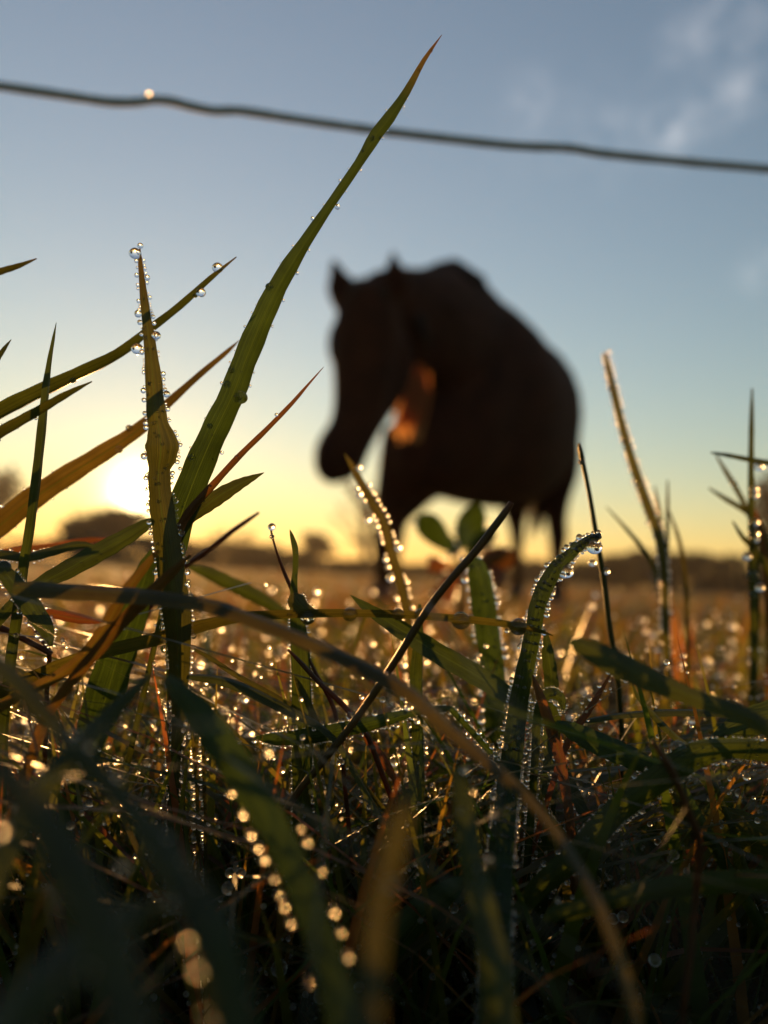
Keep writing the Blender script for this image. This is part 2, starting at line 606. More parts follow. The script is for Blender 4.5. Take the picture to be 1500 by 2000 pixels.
# head
hd = [(728, 568, 2.27, .035), (724, 590, 2.255, .080), (717, 645, 2.23, .098), (713, 700, 2.205, .096), (708, 755, 2.175, .084),
      (700, 805, 2.15, .074), (686, 848, 2.125, .068), (668, 880, 2.11, .072), (662, 906, 2.10, .070), (663, 928, 2.10, .056), (666, 942, 2.10, .030)]
parts.append(limb_loft(hd, n=34, squash=.92))
parts.append(limb_loft([(770, 640, 2.29, .03), (772, 690, 2.27, .072), (764, 740, 2.245, .066), (738, 800, 2.20, .046), (715, 850, 2.15, .036), (695, 895, 2.12, .03)], squash=.7))  # jaw
parts.append(limb_loft([(650, 640, 2.21, .012), (655, 668, 2.20, .026), (655, 690, 2.20, .022), (656, 712, 2.2, .01)]))              # brow
# legs: right fore, left fore, hind pair
parts.append(limb_loft([(815, 850, 2.78, .12), (795, 920, 2.78, .105), (770, 975, 2.77, .070), (757, 1020, 2.76, .046), (750, 1055, 2.75, .044), (747, 1100, 2.75, .030), (746, 1140, 2.75, .030), (744, 1160, 2.74, .038), (742, 1178, 2.73, .046)]))
parts.append(limb_loft([(850, 880, 2.66, .11), (815, 935, 2.90, .10), (785, 985, 2.97, .070), (772, 1020, 3.0, .046), (768, 1055, 3.0, .044), (764, 1100, 3.0, .030), (763, 1138, 3.0, .030), (762, 1156, 2.99, .038), (761, 1170, 2.98, .046)]))
parts.append(limb_loft([(1060, 860, 3.72, .17), (1075, 925, 3.72, .135), (1084, 980, 3.70, .070), (1086, 1015, 3.72, .050), (1090, 1050, 3.78, .046), (1088, 1085, 3.77, .036), (1087, 1130, 3.74, .036), (1085, 1156, 3.71, .046), (1084, 1176, 3.70, .052)]))
parts.append(limb_loft([(1000, 880, 3.85, .15), (1005, 940, 3.90, .11), (1006, 985, 3.92, .075), (1008, 1020, 3.96, .046), (1010, 1050, 4.02, .036), (1010, 1085, 4.02, .030), (1010, 1128, 4.0, .030), (1008, 1152, 3.98, .040), (1006, 1170, 3.97, .046)]))
# ears
for (bx_, by_, bd, tx, ty, td, r) in ((676, 596, 2.26, 649, 494, 2.25, .050), (776, 576, 2.24, 768, 484, 2.24, .048)):
    m_ = ((bx_ + tx) / 2, (by_ + ty) / 2 + 3, (bd + td) / 2)
    parts.append(limb_loft([(bx_, by_, bd, r * .9), (m_[0] + 3, m_[1] + 8, m_[2], r), (m_[0] - 3, m_[1] - 10, m_[2], r * .6), (tx, ty, td, .006)], n=10, nseg=10, squash=.8))
v, f = join(parts)
tmp = mesh_obj('body', v, f, M_COAT)
md = tmp.modifiers.new('r', 'REMESH')
md.mode = 'VOXEL'
md.voxel_size = 0.014
ms = tmp.modifiers.new('s', 'SMOOTH')
ms.factor = 0.5
ms.iterations = 3
dg = bpy.context.evaluated_depsgraph_get()
me = bpy.data.meshes.new_from_object(tmp.evaluated_get(dg))
me.name = 'body'
bpy.data.objects.remove(tmp)
horse_base = Vector((P(900, 1100, 3.2).x, P(900, 1100, 3.2).y, 0))
horse = empty('horse', horse_base)
tag(horse, 'dark bay pony facing left with lowered head, silhouetted against the dawn sky', 'horse')
me.transform(Matrix.Translation(-horse_base))
me.polygons.foreach_set('use_smooth', [True] * len(me.polygons))
if not me.materials:
    me.materials.append(M_COAT)
body = bpy.data.objects.new('body', me)
link(body, horse)


def horse_part(name, vf, mat, lab=None):
    v, f = vf
    o = mesh_obj(name, [Vector(q) - horse_base for q in v], f, mat, horse)
    if lab:
        o['label'] = lab
    return o


locks = []
rr = random.Random(5)
for k in range(46):                                   # mane: locks falling over the far and near side of the crest
    t = k / 45
    q = cr([(775, 584, 2.36), (812, 548, 2.50), (850, 524, 2.66), (885, 516, 2.82), (908, 528, 2.95)], t)
    ln = rr.uniform(.12, .24)
    top = P(q[0], q[1] + 6, q[2])
    sd_ = hy * rr.uniform(.03, .10) * (1 if k % 3 else -1)
    locks.append(limb_pts := tube_mesh([top - HZ * .03, top + HZ * .012, top + sd_ * .8 - HZ * ln * .35, top + sd_ * 1.25 - HZ * ln], [.016, .020, .018, .003], 6))
horse_part('mane', join(locks), M_MANE, 'dark mane along the arched crest')
fl = []
for k in range(9):
    a = P(700 + k * 7, 553 + rr.uniform(-4, 4), 2.24)
    fl.append(tube_mesh([a, a + Vector((-.01, -.05, -.05)), a + Vector((rr.uniform(-.03, .02), -.06, -.16))], [.014, .014, .002], 6))
horse_part('forelock', join(fl), M_MANE)
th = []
for k in range(52):                                   # added translucent strands standing in for the sunlit patch on the throat
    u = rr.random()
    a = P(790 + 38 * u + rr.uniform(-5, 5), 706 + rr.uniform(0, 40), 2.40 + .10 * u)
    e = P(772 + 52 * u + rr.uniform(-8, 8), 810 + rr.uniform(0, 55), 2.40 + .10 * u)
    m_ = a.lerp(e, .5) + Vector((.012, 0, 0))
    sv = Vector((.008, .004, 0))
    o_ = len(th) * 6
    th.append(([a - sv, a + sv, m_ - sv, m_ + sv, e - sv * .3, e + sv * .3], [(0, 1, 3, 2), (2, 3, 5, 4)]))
horse_part('throat_glow_strands', join(th), M_THROAT_GLOW, 'added orange translucent strands standing in for the sunlit throat patch')
tl = []
for k in range(26):
    a = P(1030, 745, 4.0) + Vector((rr.uniform(-.03, .03), rr.uniform(-.02, .03), 0))
    e = P(1046 + rr.uniform(-16, 16), 1045 + rr.uniform(-40, 20), 4.02 + rr.uniform(-.05, .05))
    tl.append(tube_mesh([a, a.lerp(e, .3) + Vector((.08, .06, .05)), a.lerp(e, .7) + Vector((.05, .03, 0)), e], [.018, .022, .016, .003], 5))
horse_part('tail', join(tl), M_MANE)
for (x, y, d) in ((657, 676, 2.178), (744, 668, 2.17)):
    c = P(x, y, d)
    secs = []
    for i in range(9):
        an = math.pi * i / 8
        secs.append((c + HZ * .017 * math.cos(an), Vector((1, 0, 0)) * .017 * max(math.sin(an), .05), Vector((0, 1, 0)) * .017 * max(math.sin(an), .05)))
    horse_part('eye', loft(secs, 12), M_EYE)
for (x, y, d) in ((742, 1180, 2.73), (761, 1172, 2.98), (1084, 1162, 3.70), (1006, 1155, 3.97)):
    c = P(x, y, d)
    c = Vector((c.x, c.y, 0))
    horse_part('hoof', loft([(c + HZ * .062, hx * .044, hy * .040), (c + HZ * .03 + hx * .006, hx * .054, hy * .047), (c + HZ * .003 + hx * .014, hx * .062, hy * .052)], 14), M_HOOF)

# ------------------------------------------------------------------ dew


def ico(sub):
    bm = bmesh.new()
    bmesh.ops.create_icosphere(bm, subdivisions=sub, radius=1)
    v = np.array([q.co[:] for q in bm.verts])
    f = np.array([[q.index for q in p.verts] for p in bm.faces])
    bm.free()
    return v, f


ICO = {1: ico(1), 2: ico(2), 3: ico(3)}


def beads_mesh(name, items, mat, parent=None, sub=2):
    """items: (centre, radius[, squash along z])"""
    tv, tf = ICO[sub]
    nv = len(tv)
    c = np.array([i[0][:] for i in items])
    r = np.array([i[1] for i in items])
    V = (tv[None] * r[:, None, None] + c[:, None, :]).reshape(-1, 3)
    Fc = (tf[None] + (np.arange(len(items)) * nv)[:, None, None]).reshape(-1, 3)
    me = bpy.data.meshes.new(name)
    me.vertices.add(len(V))
    me.vertices.foreach_set('co', V.ravel())
    me.loops.add(Fc.size)
    me.loops.foreach_set('vertex_index', Fc.ravel().astype(np.int32))
    me.polygons.add(len(Fc))
    me.polygons.foreach_set('loop_start', np.arange(0, Fc.size, 3, dtype=np.int32))
    me.update(calc_edges=True)
    me.polygons.foreach_set('use_smooth', [True] * len(me.polygons))
    me.materials.append(mat)
    return link(bpy.data.objects.new(name, me), parent)


def hang_drop(name, c, r, parent, mat=None):
    """one large drop, slightly sagging"""
    tv, tf = ICO[3]
    V = tv.copy()
    zz = V[:, 2].copy()
    V[:, 2] *= 0.92
    V[:, 0] *= 1 - 0.10 * np.clip(zz, 0, 1)
    V[:, 1] *= 1 - 0.10 * np.clip(zz, 0, 1)
    V = V * r + np.array(c[:])
    return mesh_obj(name, V, [tuple(int(i) for i in q) for q in tf], mat or M_WATER, parent)


# ------------------------------------------------------------------ fence wire
wp = [(-420, 105), (-150, 148), (0, 168), (130, 187), (215, 199), (270, 199), (300, 195), (335, 198), (370, 207), (415, 216), (440, 216), (475, 217), (560, 230), (700, 250), (850, 268), (1000, 284),
      (1110, 289), (1180, 300), (1350, 317), (1500, 330), (1700, 352), (2000, 392)]
wire_root = empty('fence_wire', P(750, 255, .26))
wo = wire_root.location
wpts = [P(*cr(wp, k / 150)[:2], .245 + .03 * k / 150) for k in range(151)]
wr = random.Random(3)
v, f = tube_mesh([q - wo for q in wpts], [0.00145 * wr.uniform(.94, 1.06) for _ in wpts], 12)
mesh_obj('strand', v, f, M_WIRE, wire_root)
hang_drop('dew_drop', P(291, 188, .2525) - wo, .0011, wire_root, M_WATER_R)
tag(wire_root, 'grey fence wire with a small kink crossing the sky', 'wire')

# ------------------------------------------------------------------ grass blades in the foreground
GG = 'dewy grass blades in the foreground'


def build_blade(name, pts, label, dry=0.0, tipdry=None, roll=0.0, twist=0.0, cup=0.16, root=True, stem=False,
                beads=None, face=0, drops=(), n=36, cat='grass blade', group=GG, bright=False):
    """pts: (px, py, depth, visible width px) from tip to base"""
    rows = [tuple(p) for p in pts]
    rc = max(math.cos(R(roll)), .4)
    samp = [cr(rows, k / n) for k in range(n + 1)]
    C = [P(s[0], s[1], s[2]) for s in samp]
    Wd = [max(s[3], 0.8) / F_PX * s[2] / rc for s in samp]
    if root and C[-1].z > 0.004:
        e = C[-1]
        t = (C[-1] - C[-3]).normalized()
        t = Vector((t.x * .5, t.y * .5 + .15, min(t.z, -.5))).normalized()
        k = e.z / -t.z
        C += [e + t * k * .5, Vector((e.x + t.x * k, e.y + t.y * k, -.002))]
        Wd += [Wd[-1] * .9, Wd[-1] * .7]
    base = C[-1].copy() if root else C[len(C) // 2].copy()
    if root:
        base.z = 0
    ro = empty(name, base)
    m = len(C)
    tang = [(C[min(i + 1, m - 1)] - C[max(i - 1, 0)]).normalized() for i in range(m)]
    sides, norms = [], []
    vs, fs, uv, dv = [], [], [], []
    U = (-1, -.55, 0, .55, 1)
    for i in range(m):
        view = (C[i] - cam_loc).normalized()
        s0 = tang[i].cross(view)
        if s0.length < .05:
            s0 = Vector((1, 0, 0))
        s0.normalize()
        n0 = s0.cross(tang[i]).normalized()
        a = R(roll + twist * i / m)
        sd_ = s0 * math.cos(a) + n0 * math.sin(a)
        nn = -s0 * math.sin(a) + n0 * math.cos(a)
        sides.append(sd_)
        norms.append(nn)
        h = Wd[i] / 2
        t = i / (m - 1)
        td = dry if tipdry is None else dry + (tipdry - dry) * max(0, 1 - t * 9)
        if stem:
            for k in range(8):
                an = 2 * math.pi * k / 8
                vs.append(C[i] + (sd_ * math.cos(an) + nn * math.sin(an)) * h - base)
                uv.append((k / 8, t))
                dv.append(td)
        else:
            wob = 1 + .04 * math.sin(i * 1.7 + len(label))
            for u in U:
                off = nn * (cup * Wd[i] * (abs(u) ** 1.2 - .5)) - (nn * Wd[i] * .03 if u == 0 else Vector())
                vs.append(C[i] + sd_ * (u * h * wob) + off - base)
                uv.append(((u + 1) / 2, t))
                dv.append(td)
    q = 8 if stem else 5
    for i in range(m - 1):
        for k in range(8 if stem else 4):
            k2 = (k + 1) % 8 if stem else k + 1
            fs.append((i * q + k, i * q + k2, (i + 1) * q + k2, (i + 1) * q + k))
    if stem:
        fs.append(tuple(range(8))[::-1])
        fs.append(tuple(range((m - 1) * 8, m * 8)))
    mesh_obj('stalk' if stem else 'leaf', vs, fs, M_LEAF, ro, uv=uv, dry=dv)
    items = []
    rr = random.Random(hash_(label))
    if beads:
        spacing, rpx, t0, t1 = beads[:4]
        which = beads[4] if len(beads) > 4 else (-1, 1)
        for sgn in which:
            i = 0.0
            acc = 0.0
            L = [0.0]
            for j in range(1, m):
                L.append(L[-1] + (C[j] - C[j - 1]).length)
            s = t0 * L[-1]
            while s < t1 * L[-1]:
                j = max(1, next((q_ for q_ in range(1, m) if L[q_] >= s), m - 1))
                u = (s - L[j - 1]) / max(L[j] - L[j - 1], 1e-9)
                c = C[j - 1].lerp(C[j], u)
                w = Wd[j - 1] * (1 - u) + Wd[j] * u
                dpt = max((c - cam_loc).dot(fwd), .02)
                rad = rpx / F_PX * FOCUS * min(.82 * math.exp(rr.gauss(0, .42)), 1.9) * (dpt / FOCUS) ** .6
                off = sides[j] * (sgn * (w / 2 + rad * .75)) + norms[j] * (cup * w * .5 * (0 if stem else 1)) - norms[j] * 0
                if rr.random() < .80 + .25 * math.sin(s * 900 + sgn * 2.1 + len(label)):
                    items.append((c + off - base, rad))
                s += rad * spacing * rr.uniform(1.6, 2.9)
        for _ in range(face):
            j = rr.randint(1, m - 3)
            u = rr.uniform(-.8, .8)
            rad = rpx / F_PX * FOCUS * rr.uniform(.5, 1.1)
            c = C[j] + sides[j] * (u * Wd[j] / 2) + norms[j] * (cup * Wd[j] * (abs(u) ** 1.2 - .5)) - norms[j] * rad * .6
            items.append((c - base, rad))
    if items:
        o = beads_mesh('dew_beads', items, M_WATER_R if bright else M_WATER, ro, sub=2)
        o['kind'] = 'stuff'
    for (x, y, rp) in drops:
        bi = min(range(m), key=lambda i_: ((C[i_] - cam_loc).normalized() - (P(x, y, 1) - cam_loc).normalized()).length)
        dpt = (C[bi] - cam_loc).dot(fwd)
        hang_drop('dew_drop', P(x, y, dpt - .0004) - base, rp / F_PX * dpt, ro, M_WATER_R if bright else M_WATER)
    tag(ro, label, cat, group)
    return ro


def hash_(s):
    h = 5381
    for ch in s:
        h = (h * 33 + ord(ch)) & 0xffffffff
    return h


def B(label, pts, d=.1, **kw):
    """pts with or without own depth: (px, py, w) or (px, py, w, depth)"""
    rows = [(p[0], p[1], p[3] if len(p) > 3 else d, p[2]) for p in pts]
    name = kw.pop('name', 'grass_shoot')
    return build_blade(name, rows, label, **kw)


# --- the two leaders
B('tallest broad green blade rising to the top of the picture across the wire',
  [(863, 68, 1), (828, 118, 9), (795, 178, 15), (762, 228, 22), (735, 263, 24), (700, 320, 18), (650, 393, 18), (608, 455, 22), (566, 520, 32), (534, 577, 38),
   (505, 640, 44), (478, 705, 46), (454, 770, 48), (425, 830, 50), (398, 890, 54), (374, 950, 58), (352, 1012, 54), (340, 1080, 44), (336, 1140, 34), (338, 1300, 24), (338, 1500, 20)],
  d=.100, tipdry=.75, roll=14, twist=-10, cup=.13, n=60, beads=(7, 3.0, .05, .6), face=14,
  drops=[(470, 776, 14), (444, 750, 8), (452, 722, 7), (526, 560, 8), (374, 893, 8), (727, 270, 6), (410, 832, 6)])
B('upright blade edged with dew beads, swollen in the middle, beside the sun',
  [(272, 486, 5), (275, 525, 10), (283, 600, 17), (291, 660, 22), (299, 735, 31), (304, 800, 37), (310, 835, 42), (315, 862, 62), (315, 888, 60), (311, 915, 43), (311, 950, 44), (318, 1010, 48), (326, 1060, 50),
   (334, 1120, 52), (345, 1200, 54), (350, 1300, 40), (347, 1400, 24), (342, 1500, 20), (336, 1620, 18)],
  d=.097, dry=.18, tipdry=.5, roll=-8, cup=.22, n=60, beads=(1.05, 4.0, .01, .80), face=60,
  drops=[(264, 495, 12), (274, 480, 6), (305, 655, 9), (371, 1165, 6), (366, 1140, 5)])
B('grey-green blade slanting up from the left edge behind the beaded blade',
  [(462, 502, 2), (412, 545, 10), (352, 600, 14), (292, 647, 16), (232, 694, 20), (150, 735, 24), (60, 777, 28), (0, 808, 30), (-90, 855, 30), (-200, 930, 30)],
  d=.106, roll=50, cup=.3, dry=.1, tipdry=.4, drops=[(268, 681, 12), (425, 523, 11), (392, 571, 10), (381, 577, 5), (142, 742, 7)])
B('shorter dark blade just under the slanting one at the left edge',
  [(180, 745, 2), (130, 771, 13), (70, 806, 18), (0, 846, 22), (-80, 895, 24), (-180, 960, 24)], d=.094, roll=40, dry=.15, beads=(6, 2.5, .05, .6))
B('straight slim blade standing alone near the left edge',
  [(110, 630, 1), (104, 665, 6), (97, 705, 9), (90, 760, 14), (81, 850, 17), (70, 950, 18), (58, 1040, 18), (48, 1100, 19), (35, 1200, 20), (22, 1290, 20), (8, 1420, 18)],
  d=.101, roll=25, cup=.25, dry=.05, beads=(9, 2.2, .3, .95, (1,)))
B('broad rust-edged blade crossing left of the sun',
  [(468, 664, 1), (440, 690, 9), (390, 732, 12), (330, 786, 17), (272, 838, 26), (200, 886, 34), (130, 930, 40), (60, 977, 44), (0, 1025, 44), (-80, 1090, 42), (-160, 1180, 36)],
  d=.116, dry=0.46, roll=12, cup=.12, beads=(8, 3.2, .2, .9), drops=[(232, 878, 8), (252, 836, 7)])
B('thin straight purple-brown blade pointing at the horse muzzle',
  [(632, 717, 1), (600, 754, 5), (570, 789, 8), (520, 841, 10), (470, 890, 12), (420, 945, 14), (372, 1000, 17), (350, 1045, 16), (340, 1120, 14), (336, 1260, 12)],
  d=.0985, dry=0.8, roll=35, cup=.3, drops=[(462, 893, 5), (540, 810, 4)])
B('short pointed green blade branching right below the purple one',
  [(516, 923, 1), (492, 934, 13), (465, 947, 23), (430, 968, 31), (400, 990, 28), (370, 1018, 16), (348, 1060, 12)], d=.1, dry=.12, cup=.12, beads=(8, 2.2, .1, .8), root=True)
B('blade tip entering high at the left edge above the slanting blade',
  [(72, 505, 2), (35, 520, 10), (0, 531, 13), (-60, 552, 15), (-150, 600, 16), (-260, 700, 16)], d=.108, dry=.2, tipdry=.6, roll=30)
B('tiny blade tip at the left edge above the sun glow',
  [(22, 663, 1), (8, 682, 8), (-10, 710, 11), (-50, 780, 14), (-90, 900, 14)], d=.106, dry=.1, roll=30)
B('broad translucent green blade reaching down left from the sun',
  [(300, 1014, 6), (285, 1024, 22), (245, 1049, 32), (190, 1080, 37), (130, 1113, 36), (80, 1140, 28), (20, 1185, 22), (-40, 1260, 20)], d=.101, dry=.06, cup=.12, roll=-10, beads=(9, 2.4, .1, .7), face=12)
B('long grey-brown blade arching right across the whole lower middle',
  [(25, 1150, 27, .085), (60, 1150, 32, .085), (140, 1155, 34, .083), (230, 1160, 35, .081), (320, 1168, 34, .079), (410, 1182, 34, .077), (480, 1205, 34, .076), (560, 1235, 34, .074), (640, 1270, 37, .073),
   (720, 1308, 42, .072), (800, 1352, 46, .070), (870, 1415, 50, .068), (940, 1475, 46, .066), (1010, 1535, 43, .064), (1070, 1600, 43, .062), (1130, 1685, 48, .06), (1180, 1780, 56, .057), (1215, 1875, 62, .055), (1240, 1960, 64, .053), (1260, 2100, 64, .05)],
  dry=0.34, tipdry=.15, roll=30, twist=50, cup=.16, n=64)
B('long wiry blade lying level across the middle with drops hanging beneath',
  [(1080, 1242, 2), (1040, 1231, 9), (975, 1220, 13), (900, 1212, 14), (825, 1206, 14), (750, 1202, 14), (650, 1201, 15), (567, 1203, 16), (475, 1209, 18), (400, 1226, 22), (320, 1250, 24), (250, 1267, 24), (150, 1293, 22), (60, 1330, 24), (-30, 1370, 24)],
  d=.099, dry=.25, roll=60, cup=.3, n=50, drops=[(601, 1206, 15), (683, 1200, 15), (778, 1200, 13), (822, 1201, 14), (900, 1212, 19), (1012, 1224, 18), (484, 1207, 12), (990, 1232, 5), (565, 1200, 5)])
B('round brown stalk with broken red tip leaning right over the weed', [(999, 981, 12), (990, 996, 14), (960, 1036, 15), (920, 1087, 15), (880, 1132, 15), (840, 1183, 15), (800, 1246, 15), (765, 1302, 15), (725, 1362, 15), (680, 1425, 15), (630, 1488, 15), (575, 1556, 14), (540, 1620, 13)],
  d=.095, dry=.45, tipdry=1.0, stem=True)
B('thick blade crusted with dew, its bent tip holding a hanging drop',
  [(1174, 1047, 8), (1158, 1050, 14), (1140, 1060, 18), (1112, 1083, 22), (1088, 1106, 28), (1064, 1145, 33), (1049, 1185, 32), (1041, 1230, 32), (1029, 1290, 34), (1016, 1350, 36), (1006, 1420, 40), (996, 1500, 42, .096), (986, 1580, 45, .09), (976, 1680, 50, .084), (970, 1780, 54, .08), (965, 1900, 60, .075), (960, 2060, 60, .072)],
  d=.1, dry=.02, roll=-10, cup=.2, n=56, beads=(.72, 3.6, .0, .62), face=430, drops=[(1161, 1068, 16), (1106, 1116, 15), (1122, 1066, 9), (1094, 1092, 10)])
B('green blade with beaded edges just left of the dew-crusted one',
  [(905, 1100, 12), (928, 1104, 36), (940, 1150, 46), (951, 1230, 47), (962, 1300, 46), (968, 1380, 44), (966, 1450, 40), (960, 1560, 36)], d=.132, dry=0, roll=10, cup=.15, beads=(.9, 4.6, .0, .8), face=110)
B('yellow-green blade with ringed drops under the horse muzzle',
  [(673, 886, 2), (688, 910, 11), (703, 938, 15), (727, 980, 18), (750, 1022, 20), (765, 1080, 20), (780, 1130, 20), (792, 1180, 20), (800, 1250, 18), (806, 1360, 16)], d=.142, dry=.32, roll=15, beads=(1.4, 5.0, .05, .75), bright=True,
  drops=[(702, 913, 6), (693, 917, 4), (719, 1015, 7), (735, 1016, 5)])
B('ribbed green blade slanting down right to the dew-crusted blade',
  [(684, 1162, 1), (710, 1182, 16), (745, 1206, 27), (800, 1241, 36), (860, 1279, 40), (920, 1313, 40), (972, 1345, 37), (1010, 1372, 30), (1060, 1420, 24)], d=.105, dry=.04, cup=-.2, roll=5, beads=(10, 2.4, .1, .8))
B('level blade fringed with tiny beads below the arching brown blade',
  [(498, 1440, 3), (525, 1443, 20), (560, 1443, 27), (620, 1436, 30), (700, 1420, 28), (770, 1402, 22), (822, 1388, 14), (880, 1384, 12)], d=.0985, dry=.0, roll=-25, cup=.2, beads=(.85, 3.3, .0, .85), face=16, drops=[(683, 1398, 8), (566, 1425, 9)])
B('upright ribbed blade with beaded margins left of the crossing stalks',
  [(566, 1034, 1), (571, 1050, 9), (577, 1075, 12), (577, 1110, 11), (574, 1150, 14), (578, 1190, 24), (586, 1260, 36), (589, 1350, 38), (590, 1450, 40), (590, 1550, 37), (589, 1660, 34), (588, 1800, 30)], d=.104, dry=.05, roll=8, cup=.12, beads=(1.15, 2.5, .1, .85), face=20)
B('small folded grass scrap perched on the upright ribbed blade', [(572, 1158, 10), (578, 1172, 36), (592, 1186, 26), (612, 1194, 12), (632, 1199, 3)], d=.1015, dry=.2, root=False, beads=(1.2, 2.4, .1, .9))
B('hair-thin red stalk topped by one round drop', [(529, 1034, 4), (533, 1052, 4), (542, 1082, 5), (555, 1118, 7), (570, 1152, 8), (590, 1200, 9), (600, 1300, 9)], d=.107, dry=.9, stem=True, drops=[(531, 1029, 8), (531, 1048, 5)], bright=True)
B('slim upright blade with orange tip right of the horse rump',
  [(1132, 866, 5), (1135, 885, 10), (1140, 910, 9), (1152, 970, 9), (1162, 1030, 10), (1172, 1090, 11), (1182, 1150, 11), (1190, 1220, 11), (1206, 1320, 11), (1215, 1450, 11)], d=.122, dry=.12, tipdry=1.0, stem=True, drops=[(1136, 903, 6), (1157, 1099, 8), (1184, 1116, 7)], bright=True)
B('tall blurred furry-beaded blade leaning left in the right-hand sky',
  [(1182, 690, 8), (1190, 725, 12), (1203, 780, 14), (1222, 855, 15), (1245, 930, 17), (1272, 1005, 18), (1290, 1055, 18), (1298, 1120, 16), (1300, 1200, 15), (1303, 1300, 14), (1306, 1420, 12)], d=.165, dry=.22, roll=30, beads=(1.0, 2.6, .0, .7), drops=[(1193, 759, 6), (1220, 864, 6), (1245, 946, 5)], bright=True)
B('faint thin blade leaning left beside the furry-beaded blade', [(1184, 990, 2), (1225, 1035, 7), (1265, 1085, 10), (1285, 1130, 11), (1300, 1200, 11), (1310, 1300, 10)], d=.17, dry=.2)
B('needle-thin upright blade right of the furry-beaded one', [(1304, 938, 3), (1304, 1000, 7), (1303, 1060, 8), (1301, 1130, 9), (1300, 1250, 9)], d=.17, dry=.25)
B('short needle blade between the furry-beaded and the needle-thin one', [(1279, 948, 2), (1285, 985, 7), (1290, 1020, 8), (1294, 1090, 8), (1296, 1200, 8)], d=.172, dry=.4, beads=(2, 4.5, .2, .6), bright=True)
B('thin blade bowing right from the needle-thin one', [(1306, 995, 2), (1322, 1040, 7), (1333, 1085, 8), (1340, 1150, 9), (1345, 1260, 9)], d=.172, dry=.3)
B('straight upright dark blade at the right edge with glowing drops',
  [(1469, 758, 3), (1468, 820, 9), (1467, 900, 11), (1467, 980, 12), (1468, 1060, 13), (1470, 1150, 13), (1474, 1280, 13)], d=.15, dry=.1, drops=[(1482, 912, 9.1), (1473, 955, 7.8), (1473, 967, 7.8), (1474, 1020, 9.1), (1472, 1042, 10.4), (1474, 1052, 9.1), (1470, 1124, 10.4), (1484, 1147, 9.1), (1470, 1162, 7.8), (1459, 1086, 9.1)], bright=True)
B('nearly level dark blade crossing the upright one at the right edge', [(1388, 884, 3), (1420, 889, 8), (1465, 898, 10), (1510, 906, 11), (1580, 925, 12), (1640, 990, 12), (1670, 1100, 12)], d=.14, dry=.1, drops=[(1478, 905, 6)])
B('thin blade falling right towards the upright one at the right edge', [(1398, 888, 3), (1420, 925, 9), (1440, 958, 10), (1458, 995, 10), (1475, 1050, 9), (1480, 1200, 9)], d=.165, dry=.2, drops=[(1434, 945, 6)], bright=True)
B('lower faint blade leaning right to the upright one at the right edge', [(1384, 953, 3), (1415, 973, 9), (1450, 994, 11), (1475, 1015, 11), (1500, 1070, 11), (1510, 1200, 10)], d=.165, dry=.15)
B('short dark blade leaning right low at the right edge', [(1431, 1018, 3), (1450, 1048, 9), (1475, 1075, 12), (1505, 1120, 15), (1540, 1200, 15)], d=.15, dry=.15)
B('reddish blade rising along the right edge below the upright one', [(1470, 985, 3), (1482, 1030, 12), (1492, 1080, 14), (1500, 1160, 14), (1505, 1280, 14)], d=.16, dry=.85)
# --- middle and lower tangle
B('broad veined green blade leaning left under the sun', [(303, 1068, 6), (292, 1098, 30), (275, 1150, 48), (254, 1215, 62), (226, 1292, 70), (205, 1362, 74), (180, 1440, 62), (152, 1520, 44), (130, 1600, 30), (110, 1720, 26)], d=.112, dry=0, cup=.1, roll=18, face=40, beads=(10, 2.2, .2, .8))
B('dark curved stalk crossing in front of the veined green blade', [(310, 1075, 8), (285, 1105, 16), (242, 1162, 22), (205, 1225, 24), (165, 1280, 24), (110, 1323, 22), (50, 1352, 22), (-30, 1400, 22)], d=.086, dry=0.5, roll=20)
B('red-tinged blade crossing behind the beaded blade foot', [(372, 1085, 6), (330, 1125, 20), (285, 1170, 26), (240, 1215, 26), (200, 1262, 24), (150, 1320, 22), (90, 1400, 20)], d=.084, dry=0.62, roll=30)
B('dew-covered blade bending down at the left edge', [(100, 1262, 6), (90, 1228, 30), (62, 1186, 38), (32, 1146, 36), (8, 1118, 30), (-30, 1100, 28), (-80, 1120, 26), (-120, 1200, 24)], d=.099, dry=.05, beads=(.95, 3.4, .0, .7), face=24, drops=[(8, 1108, 14)])
B('dry orange leaf strip lying level under the arching blade at left', [(200, 1216, 2), (180, 1213, 12), (150, 1208, 20), (100, 1199, 17), (60, 1196, 14), (0, 1198, 14), (-80, 1215, 14)], d=.104, dry=1.0, roll=15)
B('brown jointed stalk at the left edge ending in a golden knee', [(100, 1278, 12), (88, 1270, 11), (50, 1250, 12), (0, 1226, 13), (-60, 1205, 13), (-120, 1260, 13)], d=.104, dry=.8, stem=True)
B('golden stub rising from the knee of the brown jointed stalk', [(62, 1222, 4), (78, 1245, 7), (94, 1268, 9), (96, 1295, 9), (92, 1340, 9)], d=.1045, dry=.85, stem=True)
B('out-of-focus green blade sloping right above the arching blade', [(362, 1106, 4), (395, 1116, 20), (430, 1131, 27), (490, 1160, 29), (535, 1186, 22), (575, 1220, 16), (610, 1300, 14)], d=.145, dry=.06, roll=-15)
B('blurred red stalk slanting up right beside the sun', [(506, 1001, 5), (480, 1019, 9), (450, 1040, 10), (400, 1079, 11), (355, 1112, 12), (300, 1170, 12)], d=.128, dry=.95, stem=True)
B('dark grooved blade curving down right below the level wiry blade', [(365, 1322, 8), (395, 1323, 15), (430, 1328, 18), (475, 1343, 20), (530, 1370, 20), (580, 1395, 18), (622, 1417, 14), (660, 1450, 12)], d=.097, dry=.1, roll=45, beads=(7, 2.5, .1, .8, (-1,)))
B('thin dark blade just above the grooved curving one', [(378, 1268, 5), (410, 1285, 9), (450, 1312, 10), (490, 1335, 11), (540, 1362, 11), (590, 1392, 10)], d=.104, dry=.2)
